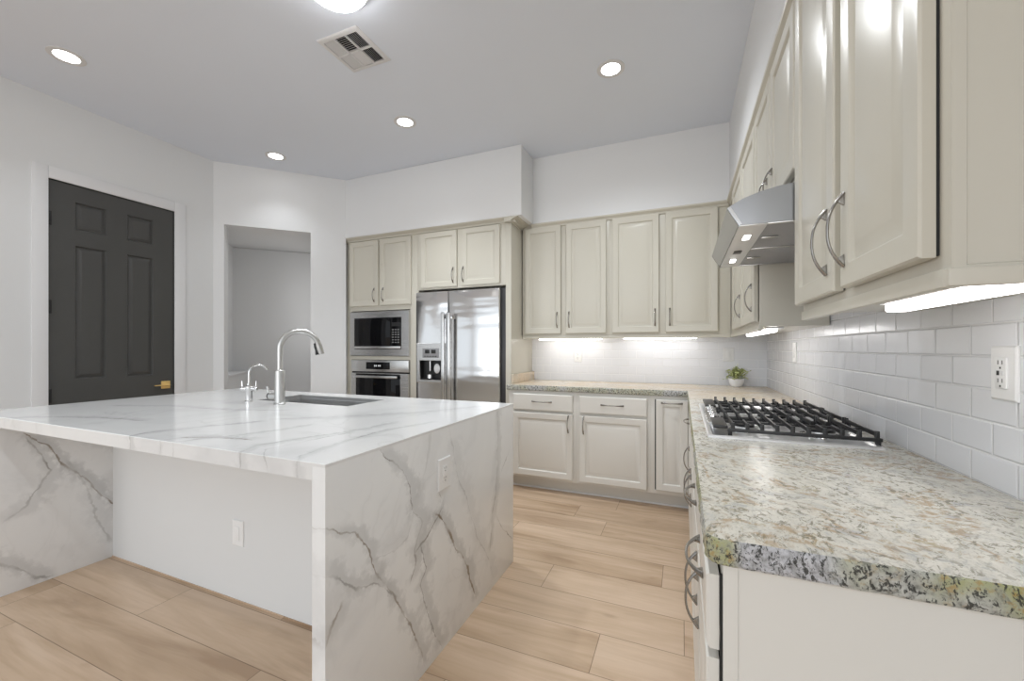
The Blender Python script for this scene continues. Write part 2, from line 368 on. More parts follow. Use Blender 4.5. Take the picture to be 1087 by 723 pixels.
# ------------------------------------------------------------------ mesh helpers
def newbm(): return bmesh.new()
def merge(dst, src):
    me = bpy.data.meshes.new('tmp'); src.to_mesh(me); src.free(); dst.from_mesh(me); bpy.data.meshes.remove(me)
def box(bm, x0, x1, y0, y1, z0, z1, bev=0.0, seg=2, mi=0):
    b = bmesh.new(); bmesh.ops.create_cube(b, size=1)
    for v in b.verts:
        v.co = Vector((x0 + (v.co.x + .5) * (x1 - x0), y0 + (v.co.y + .5) * (y1 - y0), z0 + (v.co.z + .5) * (z1 - z0)))
    if bev: bmesh.ops.bevel(b, geom=b.edges[:], offset=bev, segments=seg, profile=0.6, affect='EDGES')
    for f in b.faces: f.material_index = mi
    merge(bm, b)
def B(*a, bev=0.0, seg=2):
    bm = newbm(); box(bm, *a, bev=bev, seg=seg); return bm
def poly_prism(bm, pts, axis, a, b, bev=0.0):
    """extrude a 2-D outline along a world axis"""
    q = bmesh.new()
    def P(u, v, t): return {0: (t, u, v), 1: (u, t, v), 2: (u, v, t)}[axis]
    lo = [q.verts.new(P(u, v, a)) for u, v in pts]; hi = [q.verts.new(P(u, v, b)) for u, v in pts]
    q.faces.new(lo); q.faces.new(hi)
    n = len(pts)
    for i in range(n): q.faces.new((lo[i], lo[(i + 1) % n], hi[(i + 1) % n], hi[i]))
    bmesh.ops.recalc_face_normals(q, faces=q.faces[:])
    if bev: bmesh.ops.bevel(q, geom=q.edges[:], offset=bev, segments=2, profile=0.6, affect='EDGES')
    merge(bm, q)
def rings(bm, rs, cap0=True, cap1=True):
    """loft closed loops of equal length"""
    q = bmesh.new(); V = [[q.verts.new(c) for c in r] for r in rs]
    n = len(rs[0])
    for a, b in zip(V, V[1:]):
        for i in range(n): q.faces.new((a[i], a[(i + 1) % n], b[(i + 1) % n], b[i]))
    if cap0: q.faces.new(V[0])
    if cap1: q.faces.new(V[-1])
    bmesh.ops.recalc_face_normals(q, faces=q.faces[:])
    merge(bm, q)
def rect(x0, x1, z0, z1, y): return [(x0, y, z0), (x1, y, z0), (x1, y, z1), (x0, y, z1)]
def panel_rings(x0, x1, z0, z1, prof): return [rect(x0 + i, x1 - i, z0 + i, z1 - i, y) for i, y in prof]
def lathe(bm, prof, cx, cy, seg=32, cap=True):
    rs = [[(cx + r * math.cos(2 * math.pi * k / seg), cy + r * math.sin(2 * math.pi * k / seg), z) for k in range(seg)] for r, z in prof]
    rings(bm, rs, cap, cap)
def sweep(bm, pts, rad, seg=12, up=(0, 0, 1)):
    """tube along points; rad = number or list of (a, b) half-widths (a along the side, b along the other)"""
    P = [Vector(p) for p in pts]; rs = []
    for i, p in enumerate(P):
        t = (P[min(i + 1, len(P) - 1)] - P[max(i - 1, 0)]).normalized()
        u = Vector(up); 
        if abs(t.dot(u)) > 0.98: u = Vector((0, 1, 0)) if abs(t.y) < 0.9 else Vector((1, 0, 0))
        if i == 0: s_ = t.cross(u).normalized()
        else:
            s_ = (ps - t * ps.dot(t)).normalized()
        ps = s_; o = s_.cross(t).normalized()
        r = rad[i] if isinstance(rad, (list, tuple)) else rad
        a, b = r if isinstance(r, (list, tuple)) else (r, r)
        rs.append([p + s_ * a * math.cos(2 * math.pi * k / seg) + o * b * math.sin(2 * math.pi * k / seg) for k in range(seg)])
    rings(bm, rs)
def obj(name, bm, mats, parent=None, smooth=True, loc=None):
    me = bpy.data.meshes.new(name); bm.to_mesh(me); bm.free()
    for m in (mats if isinstance(mats, (list, tuple)) else [mats]): me.materials.append(m)
    if smooth:
        for p in me.polygons: p.use_smooth = True
        me.set_sharp_from_angle(angle=R(32))
    o = bpy.data.objects.new(name, me); C.objects.link(o)
    if parent: o.parent = parent
    if loc: o.location = loc
    return o
def tag(o, label=None, cat=None, group=None, kind=None):
    if label: o['label'] = label
    if cat: o['category'] = cat
    if group: o['group'] = group
    if kind: o['kind'] = kind
    return o
def thing(name, label, cat, loc=(0, 0, 0), rz=0, group=None):
    o = bpy.data.objects.new(name, None); o.empty_display_size = .1; C.objects.link(o)
    o.location = loc; o.rotation_euler = (0, 0, rz)
    return tag(o, label, cat, group)
def struct(name, bm, m, parent=None, smooth=True):
    o = obj(name, bm, m, parent, smooth)
    if not parent: o['kind'] = 'structure'
    return o
def dup(root, loc, rz=0, label=None):
    r = root.copy(); C.objects.link(r); r.location = loc; r.rotation_euler = (0, 0, rz)
    if label: r['label'] = label
    for ch in list(root.children):
        c = ch.copy(); C.objects.link(c); c.parent = r
        for g in list(ch.children):
            d = g.copy(); C.objects.link(d); d.parent = c
    return r

# ------------------------------------------------------------------ the setting
ZC = 3.05
struct('floor', B(-16, 5, -16, 6, -.06, 0), M['floor'], smooth=False)
struct('ceiling', B(-4.40, .80, -1.2, 4.15, ZC, ZC + .1), M['ceiling'], smooth=False)
struct('wall_right', B(.67, .80, -1.2, 4.15, 0, ZC), M['wall'], smooth=False)
struct('wall_back', B(-3.55, .67, 4.01, 4.15, 0, ZC), M['wall'], smooth=False)
# pantry wall with a door opening y 1.425..2.21, z 2.455
bm = newbm()
for a in ((.95, 1.420, 0, ZC), (-1.2, .95, 2.38, ZC), (-1.2, -1.0, 0, 2.38), (2.215, 2.56, 0, ZC), (1.420, 2.215, 2.462, ZC)):  # unseen opening on the camera side, added for the refrigerator's reflection
    box(bm, -4.34, -4.18, a[0], a[1], a[2], a[3])
struct('wall_left', bm, M['wall'], smooth=False)
struct('wall_pantry', B(-5.4, -5.3, 1.0, 2.7, 0, 2.6), M['wall'], smooth=False)
# diagonal wall with the hall opening
T = Vector((math.sqrt(.5), math.sqrt(.5), 0)); N = Vector((-math.sqrt(.5), math.sqrt(.5), 0))
P0 = Vector((-4.119, 2.601, 0))
def dbox(bm, t0, t1, n0, n1, z0, z1, bev=0):
    b = bmesh.new(); bmesh.ops.create_cube(b, size=1)
    for v in b.verts:
        t_ = t0 + (v.co.x + .5) * (t1 - t0); n_ = n0 + (v.co.y + .5) * (n1 - n0); z_ = z0 + (v.co.z + .5) * (z1 - z0)
        v.co = P0 + T * t_ + N * n_ + Vector((0, 0, z_))
    bmesh.ops.recalc_face_normals(b, faces=b.faces[:])
    if bev: bmesh.ops.bevel(b, geom=b.edges[:], offset=bev, segments=3, affect='EDGES')
    merge(bm, b)
bm = newbm()
dbox(bm, -.14, 0, 0, .125, 0, ZC); dbox(bm, .758, 1.10, 0, .125, 0, ZC); dbox(bm, 0, .758, 0, .125, 2.45, ZC)
struct('wall_diagonal', bm, M['wall'])
bm = newbm(); dbox(bm, 0, .004, .126, 1.06, .95, .97); 
struct('wall_hall_left', (lambda b: (dbox(b, -.30, -.16, .13, 1.10, 0, 2.46), dbox(b, -.16, 0, .13, 1.10, 0, .95), dbox(b, -.16, 0, .13, .16, .95, 2.46), b)[-1])(newbm()), M['wall'])
bm.free()
struct('trim_hall_sill', (lambda b: (dbox(b, -.16, .012, .16, 1.10, .951, .972, .004), b)[-1])(newbm()), M['trim'])
struct('wall_hall_back', (lambda b: (dbox(b, -.32, 1.03, 1.10, 1.2, 0, 2.46), b)[-1])(newbm()), M['wall'])
struct('wall_hall_right', (lambda b: (dbox(b, .93, 1.03, .13, 1.10, 0, 2.46), b)[-1])(newbm()), M['wall'])
struct('ceiling_hall', (lambda b: (dbox(b, -.32, 1.03, .126, 1.2, 2.465, 2.55), b)[-1])(newbm()), M['wall'])
struct('wall_return', B(-3.52, -3.381, 3.345, 4.02, 0, 2.43), M['wall'], smooth=False)
# soffits
XS, YS, YT = .347, 3.685, 3.375
struct('soffit_tall', B(-3.40, -1.315, YT, 4.01, 2.425, ZC, bev=.008), M['wall'])
struct('soffit_rear', B(-1.315, .67, YS, 4.01, 2.425, ZC), M['wall'], smooth=False)
struct('soffit_side', B(XS, .67, -1.2, YS, 2.425, ZC), M['wall'], smooth=False)
for n in ('soffit_tall', 'soffit_rear', 'soffit_side'): bpy.data.objects[n].name = n
# tile
struct('backsplash_side', B(.655, .67, .30, 4.005, .92, 1.78), M['tile_r'], smooth=False)
struct('backsplash_rear', B(-1.44, .655, 3.995, 4.01, .92, 1.40), M['tile_b'], smooth=False)
# baseboard of the pantry wall
struct('baseboard_left', (lambda b: (box(b, -4.18, -4.165, .95, 1.345, 0, .10, .003), box(b, -4.18, -4.165, 2.308, 2.535, 0, .10, .003), b)[-1])(newbm()), M['trim'])

# pantry door: six raised panels
dr = thing('door_1', None, None, (-4.185, 1.4305, 0), R(90)); dr['kind'] = 'structure'
tag(dr, 'charcoal six-panel pantry door with a brass lever in the left wall', 'door')
def door_slab():
    W, H, Tk = .7735, 2.4525, .04          # local x runs along +world y; front = local -y
    bm = newbm()
    xs = [0, .1385, .3185, .4485, .6265, W]; zs = [0, .20, .79, 1.012, 2.008, 2.126, 2.332, H]
    q = bmesh.new()
    pan = {(1, 1), (3, 1), (1, 3), (3, 3), (1, 5), (3, 5)}
    for i in range(5):
        for j in range(7):
            if (i, j) in pan:
                rs = panel_rings(xs[i], xs[i + 1], zs[j], zs[j + 1], [(0, 0), (.007, .013), (.012, .014), (.036, .003), (.039, .003)])
                V = [[q.verts.new(c) for c in r] for r in rs]
                for a, b in zip(V, V[1:]):
                    for k in range(4): q.faces.new((a[k], a[(k + 1) % 4], b[(k + 1) % 4], b[k]))
                q.faces.new(V[-1])
            else:
                q.faces.new([q.verts.new(c) for c in rect(xs[i], xs[i + 1], zs[j], zs[j + 1], 0)])
    rr = [rect(0, W, 0, H, 0), rect(0, W, 0, H, Tk)]
    V = [[q.verts.new(c) for c in r] for r in rr]
    for k in range(4): q.faces.new((V[0][k], V[0][(k + 1) % 4], V[1][(k + 1) % 4], V[1][k]))
    q.faces.new(V[1])
    bmesh.ops.remove_doubles(q, verts=q.verts[:], dist=1e-5)
    bmesh.ops.recalc_face_normals(q, faces=q.faces[:])
    merge(bm, q); return bm
# rotate by 90: local -y -> world +x, local +x -> world +y
obj('door_slab', door_slab(), M['door'], dr)
bm = newbm()
box(bm, -.008, -.002, -.004, .05, 0, 2.46); box(bm, .7755, .783, -.0, .05, 0, 2.46); box(bm, -.008, .783, 0, .05, 2.4545, 2.461)
obj('door_gap_shade', bm, M['dark'], dr)  # black strips stand in for the shade around the slab
bm = newbm()
for a in ((-.088, -.006, 0, 2.545), (.780, .866, 0, 2.545), (-.006, .780, 2.4595, 2.545)): box(bm, a[0], a[1], -.016, -.004, a[2], a[3], .004)
obj('door_casing', bm, M['trim'], dr)
for z in (.90, 1.54, 2.175):
    obj('hinge', B(-.007, .010, -.014, .004, z - .05, z + .05, bev=.002), M['black'], dr)
bm = newbm(); box(bm, .682, .748, -.010, .0, .890, .956, .002)
hd = obj('door_handle', bm, M['gold'], dr)
bm = newbm(); sweep(bm, [(.715, -.008, .923), (.715, -.05, .923)], .011, 16)
sweep(bm, [(.722, -.052, .923), (.66, -.052, .923), (.612, -.052, .923)], [(.010, .007), (.010, .006), (.009, .005)], 12)
obj('lever', bm, M['gold'], hd)

# ------------------------------------------------------------------ cabinet parts
DOOR_PROF = [(0, 0), (0, -.0165), (.004, -.0205), (.048, -.0205), (.051, -.0188), (.056, -.0105), (.062, -.0100), (.086, -.0190), (.091, -.0200)]
DRAW_PROF = [(0, 0), (0, -.0150), (.006, -.0205), (.010, -.0205)]
def front_bm(w, h, drawer=False):
    bm = newbm()
    prof = DRAW_PROF if drawer else DOOR_PROF
    rings(bm, panel_rings(0, w, 0, h, prof)); return bm
def pull_bm(L, n=15):
    """arched bow pull along z, centred; stands out towards -y, ends flare into flat leaves"""
    bm = newbm(); pts, rad = [], []
    for i in range(n):
        t = i / (n - 1); s = 2 * t - 1
        pts.append((0, -.0015 - .030 * (1 - abs(s) ** 2.4), s * L / 2))
        e = abs(s) ** 3
        rad.append((.0036 + .0035 * e, .0030 + .0012 * e))
    sweep(bm, pts, rad, 10, up=(0, 1, 0))
    for s in (-1, 1):
        poly_prism(bm, [(-.001, s * L / 2 * 1.02), (-.001, s * (L / 2 - .028)), (-.017, s * (L / 2 - .016))], 0, -.0035, .0035, .0008)
    return bm
PULLS = {}
def pull(parent, x, y, z, L=.145, horiz=False):
    key = L
    if key not in PULLS:
        bm = pull_bm(L); me = bpy.data.meshes.new('pull'); bm.to_mesh(me); bm.free(); me.materials.append(M['pull'])
        for p in me.polygons: p.use_smooth = True
        me.set_sharp_from_angle(angle=R(40)); PULLS[key] = me
    o = bpy.data.objects.new('pull', PULLS[key]); C.objects.link(o); o.parent = parent; o.location = (x, y, z)
    if horiz: o.rotation_euler = (0, R(90), 0)
    o['label'] = 'brushed nickel bow pull'
    return o
def cabinet(name, label, cat, loc, rz, w, d, z0, z1, fronts, mat, group=None, gaps=True, toe=False):
    t = thing(name, label, cat, loc, rz, group)
    obj('carcass', B(0, w, 0, d, z0, z1, bev=.0015), mat, t)
    for f in fronts:
        k, x0, x1, a, b, pl = f
        o = obj('drawer' if k == 'drawer' else 'door', front_bm(x1 - x0, b - a, k == 'drawer'), mat, t, loc=(x0, -.005, a))
        if pl:
            px, pz, hz, L = pl
            pull(o, px - x0, -.0200, pz - a, L, hz)
    if toe:
        obj('toe_kick', B(0, w, .085, .10, 0, z0, bev=0), mat, t)
        obj('shoe_moulding', B(0, w, .073, .085, 0, .016, bev=.004), M['trim'], t)
    return t

# ---- base cabinets along the rear wall (front frame y = 3.37)
YF = 3.372; ZB = .875
def bx(x): return x
cabinet('base_cabinet', 'pale base cabinet with drawer and door beside the tall refrigerator panel', 'cabinet', (-1.432, YF, 0), 0, .610, .62, .112, ZB,
        [('drawer', .048, .585, .706, .846, (.315, .782, True, .18)), ('door', .048, .585, .135, .684, (.548, .605, False, .145))], M['cablow'], toe=True)
cabinet('base_cabinet', 'pale base cabinet with drawer and door between its twin and the narrow pull-out', 'cabinet', (-.822, YF, 0), 0, .597, .62, .112, ZB,
        [('drawer', .031, .567, .706, .846, (.30, .782, True, .18)), ('door', .031, .567, .135, .684, (.068, .605, False, .145))], M['cablow'], toe=True)
t = cabinet('pull_out_cabinet', 'narrow tall-panelled pull-out base cabinet in the inner corner of the worktop', 'cabinet', (-.225, YF, 0), 0, .285, .62, .112, ZB,
        [('door', .036, .264, .145, .846, (.150, .822, True, .15))], M['cablow'], toe=True)
obj('door_gap_shade', B(.027, .036, -.004, -.0005, .145, .846), M['dark'], t)  # black strip painted as the shade beside the door

# ---- base cabinets along the side wall (front frame x = .064), local x runs towards the camera
XF = .064
RZ = R(-90)
t = cabinet('base_cabinet', 'pale near base cabinet with two drawers over two doors under the chiselled worktop end', 'cabinet', (XF, 1.61, 0), RZ, .82, .585, .112, ZB - .002,
        [('drawer', .012, .402, .716, .846, (.207, .785, True, .18)), ('drawer', .418, .815, .716, .846, (.615, .785, True, .18)),
         ('door', .012, .402, .135, .700, (.358, .60, False, .145)), ('door', .418, .815, .135, .700, (.462, .60, False, .145))], M['cablow'], toe=True)
# end panel of the near unit: a frame with a slightly sunken field (world y = .79)
bm = newbm()
rings(bm, [[(.820, a, b) for a, b in ((-.0, .0), (-.585, .0), (-.585, ZB - .004), (-.0, ZB - .004))],
           [(.828, a, b) for a, b in ((-.0, .0), (-.585, .0), (-.585, ZB - .004), (-.0, ZB - .004))],
           [(.828, a, b) for a, b in ((-.022, .022), (-.583, .022), (-.583, ZB - .006), (-.022, ZB - .006))],
           [(.8255, a, b) for a, b in ((-.024, .024), (-.581, .024), (-.581, ZB - .008), (-.024, ZB - .008))]])
for v in bm.verts: v.co.y = -v.co.y
bmesh.ops.recalc_face_normals(bm, faces=bm.faces[:])
obj('end_panel', bm, M['cablow'], t)
obj('front_gap_shade', B(.8145, .8195, -.004, -.0005, .12, .85), M['dark'], t)  # shade between fronts and end panel, put in as a black strip
cabinet('base_cabinet', 'pale base cabinet with two doors below the gas cooktop', 'cabinet', (XF, 2.52, 0), RZ, .908, .585, .112, ZB - .002,
        [('drawer', .02, .888, .716, .846, None), ('door', .02, .448, .135, .700, (.405, .60, False, .145)), ('door', .462, .888, .135, .700, (.505, .60, False, .145))], M['cablow'], toe=True)
cabinet('base_cabinet', 'pale base cabinet with one drawer and door beyond the cooktop by the inner corner', 'cabinet', (XF, 3.05, 0), RZ, .528, .585, .112, ZB - .002,
        [('drawer', .02, .508, .716, .846, (.264, .785, True, .18)), ('door', .02, .508, .135, .700, (.465, .60, False, .145))], M['cablow'], toe=True)
cabinet('corner_filler', 'pale blank corner unit where the two runs of base cabinets meet', 'cabinet', (XF, 3.368, 0), RZ, .316, .585, .112, ZB - .002, [], M['cablow'], toe=True)

# ---- wall cabinets
UZ0, UZ1 = 1.352, 2.388
YU, XU = 3.702, .360
def upper(name, label, loc, rz, w, d, fronts, z0=UZ0, rail=True):
    t = cabinet(name, label, 'wall cabinet', loc, rz, w, d, z0, UZ1 + .036, fronts, M['cab'])
    if rail:
        obj('light_rail', B(0, w, -.006, .014, z0 - .022, z0 + .006, bev=.003), M['cab'], t)
    return t
pz = 1.506
upper('wall_cabinet', 'greige two-door wall cabinet on the rear wall next to the refrigerator panel', (-1.428, YU, 0), 0, .825, .29,
      [('door', .030, .385, 1.378, UZ1 - .003, (.352, pz, False, .145)), ('door', .435, .803, 1.378, UZ1 - .003, (.466, pz, False, .145))])
upper('wall_cabinet', 'greige two-door wall cabinet on the rear wall next to the inner corner', (-.603, YU, 0), 0, .96, .29,
      [('door', .030, .420, 1.378, UZ1 - .003, (.388, pz, False, .145)), ('door', .472, .868, 1.378, UZ1 - .003, (.505, pz, False, .145))])
upper('wall_cabinet', 'greige wall cabinet on the side wall beyond the range hood', (XU, 3.70, 0), RZ, 1.31, .29,
      [('door', .32, .80, 1.378, UZ1 - .003, (.765, pz, False, .145)), ('door', .82, 1.297, 1.378, UZ1 - .003, (1.235, pz, False, .145))])
upper('wall_cabinet', 'greige short two-door wall cabinet above the range hood', (XU, 2.388, 0), RZ, .806, .29,
      [('door', .012, .398, 1.83, UZ1 - .003, (.350, 1.895, False, .145)), ('door', .412, .797, 1.83, UZ1 - .003, (.456, 1.895, False, .145))], z0=1.81, rail=False)
t = upper('wall_cabinet', 'large near greige two-door wall cabinet above the chiselled worktop end', (XU, 1.580, 0), RZ, .782, .29,
      [('door', .006, .373, 1.378, UZ1 - .003, (.326, pz, False, .165)), ('door', .420, .760, 1.378, UZ1 - .003, (.447, pz, False, .165))])
bm = newbm()   # sunken field of the near end
rings(bm, [[(.782, a, b) for a, b in ((0, UZ0), (.29, UZ0), (.29, UZ1), (0, UZ1))],
           [(.788, a, b) for a, b in ((0, UZ0), (.29, UZ0), (.29, UZ1), (0, UZ1))],
           [(.788, a, b) for a, b in ((.016, UZ0 + .008), (.288, UZ0 + .008), (.288, UZ1 - .01), (.016, UZ1 - .01))],
           [(.785, a, b) for a, b in ((.018, UZ0 + .010), (.286, UZ0 + .010), (.286, UZ1 - .012), (.018, UZ1 - .012))]])
obj('end_panel', bm, M['cab'], t)
obj('end_rail', B(.776, .794, -.006, .29, UZ0 - .022, UZ0 + .004, bev=.003), M['cab'], t)
for x0, x1 in ((.009, .370), (.423, .7585)): obj('door_gap_shade', B(x0, x1, -.0042, -.0002, 1.381, UZ1 - .006), M['dark'], t)  # black slabs behind the doors darken the gap like shade

# crown mouldings under the soffits
def crown(name, a, b, axis, front, sgn, mat=M['cab']):
    prof = [(0, 2.382), (-.008, 2.384), (-.012, 2.398), (-.020, 2.405), (-.030, 2.414), (-.032, 2.4245), (0.02, 2.4245), (.02, 2.382)]
    bm = newbm(); poly_prism(bm, [(front + u, v) for u, v in prof], axis, a, b)
    return struct(name, bm, mat, smooth=False)
crown('trim_1', -1.33, XS - .005, 0, YU - .003, 1)
crown('trim_2', .775, YS, 1, XU - .003, 1)
# ------------------------------------------------------------------ tall units
YO = 3.43
t = thing('oven_cabinet', 'tall greige cabinet holding the microwave and the wall oven', 'cabinet', (-3.372, YO, 0))
mid = .915
bm = newbm()
box(bm, 0, .062, 0, .57, 0, 2.40, .0015); box(bm, .826, mid, 0, .57, 0, 2.40, .0015)
box(bm, .062, .826, 0, .57, 1.640, 2.40, .0015); box(bm, .062, .826, 0, .57, 1.122, 1.160, .0015); box(bm, .062, .826, 0, .57, 0, .36, .0015)
box(bm, .062, .826, .54, .57, .36, 1.640)
obj('carcass', bm, M['cab'], t)
for x0, x1, px in ((.050, .436, .388), (.460, .848, .505)):
    o = obj('door', front_bm(x1 - x0, 2.378 - 1.688), M['cab'], t, loc=(x0, -.001, 1.688)); pull(o, px - x0, -.0205, 1.80 - 1.688, .145)
t = thing('refrigerator_cabinet', 'tall greige surround with two doors above the steel refrigerator', 'cabinet', (-2.455, YO, 0))
obj('side_panel', B(.965, 1.018, 0, .575, 0, 2.40, bev=.0015), M['cab'], t)
bm = newbm(); box(bm, 0, .965, 0, .57, 1.822, 2.40, .0015); box(bm, 0, .012, 0, .57, 0, 1.822)
obj('carcass', bm, M['cab'], t)
for x0, x1, px in ((.050, .461, .424), (.514, .912, .534)):
    o = obj('door', front_bm(x1 - x0, 2.380 - 1.838), M['cab'], t, loc=(x0, -.001, 1.838)); pull(o, px - x0 + .0, -.0205, 1.945 - 1.838, .145)
prof = [(0, 2.385), (-.010, 2.388), (-.014, 2.400), (-.026, 2.408), (-.048, 2.418), (-.050, 2.4245), (0.03, 2.4245), (.03, 2.385)]
bm = newbm(); poly_prism(bm, [(YO - .002 + u, v) for u, v in prof], 1 if False else 0, -3.385, -1.39)
def crown_side():
    b = newbm(); poly_prism(b, [(-1.437 - u * 1.6, v) for u, v in prof], 1, YO - .05, 3.70); return b
merge(bm, crown_side())
struct('trim_3', bm, M['cab'], smooth=False)

# microwave with its steel trim frame
t = thing('microwave', 'built-in microwave with black glass front in a wide steel frame above the oven', 'microwave', (-3.314, YO - .004, 1.163))
W, H = .771, .466
bm = newbm()
rings(bm, [rect(0, W, 0, H, .0), rect(0, W, 0, H, -.016), rect(.004, W - .004, .004, H - .004, -.020), rect(.060, W - .092, .068, H - .068, -.020), rect(.064, W - .096, .072, H - .072, -.012), rect(.064, W - .096, .072, H - .072, .0)], False, False)
obj('trim_frame', bm, M['steel'], t)
obj('oven_box', B(.066, W - .098, .0, .40, .074, H - .074), M['black'], t)
obj('door_glass', B(.066, .535, -.016, -.001, .105, H - .074, bev=.002), M['glass'], t)
o = obj('control_panel', B(.539, W - .098, -.016, -.001, .105, H - .074, bev=.002), M['glass'], t)
for r_ in range(6):
    for c_ in range(3):
        obj('button', B(.560 + c_ * .034, .580 + c_ * .034, -.0175, -.0155, .135 + r_ * .026, .146 + r_ * .026), M['keys'], o)
obj('display', B(.556, .662, -.0172, -.0155, .305, .345), M['black'], o)
obj('handle', B(.066, W - .098, -.030, -.004, .074, .101, bev=.004), M['steel'], t)

# wall oven
t = thing('wall_oven', 'built-in steel wall oven with black glass door below the microwave', 'oven', (-3.296, YO - .003, .375))
W, H = .747, .742
obj('oven_box', B(.02, W - .02, .004, .50, .01, H - .01), M['black'], t)
cp = obj('control_panel', B(0, W, -.020, .0, .622, H, bev=.003), M['steel'], t)
obj('display', B(.205, .515, -.0215, -.019, .648, .722, bev=.001), M['glass'], cp)
bm = newbm()
for k, x in enumerate((.315, .335, .365, .385)): box(bm, x, x + .012, -.0225, -.0212, .676, .694)
obj('clock_glow', bm, M['led'], cp)
obj('vent_gap', B(.01, W - .01, -.014, -.002, .606, .622), M['black'], t)
bm = newbm()
rings(bm, [rect(0, W, .0, .606, .0), rect(0, W, .0, .606, -.018), rect(.003, W - .003, .003, .603, -.021), rect(.066, W - .100, .07, .600, -.021), rect(.068, W - .102, .072, .598, -.014)], False, True)
dd = obj('door', bm, M['steel'], t)
obj('glass', B(.068, W - .102, -.0185, -.013, .072, .604, bev=.001), M['glass'], dd)
bm = newbm(); box(bm, .064, W - .115, -.064, -.044, .558, .584, .006)
for x in (.09, W - .15): box(bm, x, x + .018, -.05, -.018, .562, .580, .002)
obj('handle', bm, M['steel'], dd)

# refrigerator
YR = 3.375
t = thing('refrigerator', 'side-by-side stainless refrigerator with water dispenser in the left door', 'refrigerator', (-2.437, YR, 0))
Wf, Hf = .905, 1.800
obj('body', B(.004, Wf + .036, .075, .60, .02, Hf, bev=.003), M['fridgeside'], t)
sp = .372
def doorring(x0, x1, hole=None):
    bm = newbm(); z0, z1 = .09, Hf - .008
    e = .012
    rs = [rect(x0, x1, z0, z1, .070), rect(x0, x1, z0, z1, .010), rect(x0 + .003, x1 - .003, z0 + .003, z1 - .003, .003), rect(x0 + e, x1 - e, z0 + e, z1 - e, 0)]
    if hole:
        hx0, hx1, hz0, hz1 = hole
        rs += [rect(hx0, hx1, hz0, hz1, 0), rect(hx0 + .002, hx1 - .002, hz0 + .002, hz1 - .002, .004), rect(hx0 + .002, hx1 - .002, hz0 + .002, hz1 - .002, .06)]
    rings(bm, rs, True, True); return bm
hole = (.048, .300, .935, 1.125)
d1 = obj('door', doorring(0, sp - .003, hole), M['fridge'], t); d1['label'] = 'left door with the dispenser'
d2 = obj('door', doorring(sp + .003, Wf), M['fridge'], t)
for dd, x in ((d1, .343), (d2, .408)):
    bm = newbm(); box(bm, x - .017, x + .017, -.062, -.040, .35, 1.580, .009, 3)
    for z in (.42, 1.545): box(bm, x - .010, x + .010, -.045, .002, z - .02, z + .02, .003)
    h = obj('handle', bm, M['chrome'], dd)
    obj('end_cap', B(x - .013, x + .013, -.060, -.044, 1.5795, 1.583), M['black'], h)
dp = obj('dispenser', (lambda b: (rings(b, [rect(.016, .345, .905, 1.292, -.0005), rect(.016, .345, .905, 1.292, -.005), rect(.020, .341, .909, 1.288, -.008), rect(*hole, -.008), rect(hole[0] + .004, hole[1] - .004, hole[2] + .004, hole[3] - .004, .0)], False, False), b)[-1])(newbm()), M['steel'], d1)
obj('recess', (lambda b: (rings(b, [rect(.052, .296, .939, 1.121, .001), rect(.056, .292, .950, 1.117, .052)], False, True), b)[-1])(newbm()), M['black'], d1)
obj('display', B(.086, .272, -.012, -.007, 1.150, 1.242, bev=.003), M['grey'], d1)
bm = newbm()
for x in (.118, .188): box(bm, x, x + .052, -.0135, -.0115, 1.192, 1.228, .002)
for k in range(5): box(bm, .108 + k * .031, .126 + k * .031, -.0135, -.0115, 1.160, 1.168)
obj('display_keys', bm, M['black'], d1)
bm = newbm(); q = bmesh.new(); bmesh.ops.create_uvsphere(q, u_segments=20, v_segments=12, radius=1)
for v in q.verts: v.co = Vector((.235 + v.co.x * .034, .018 + v.co.y * .010, 1.045 + v.co.z * .048))
merge(bm, q); obj('paddle', bm, M['vent'], d1)
bm = newbm(); sweep(bm, [(.15, .03, 1.118), (.15, .03, 1.02)], .009, 12); lathe(bm, [(.012, 1.0), (.03, .985), (.032, .950)], .15, .028, 16)
obj('spout', bm, M['chrome'], d1)

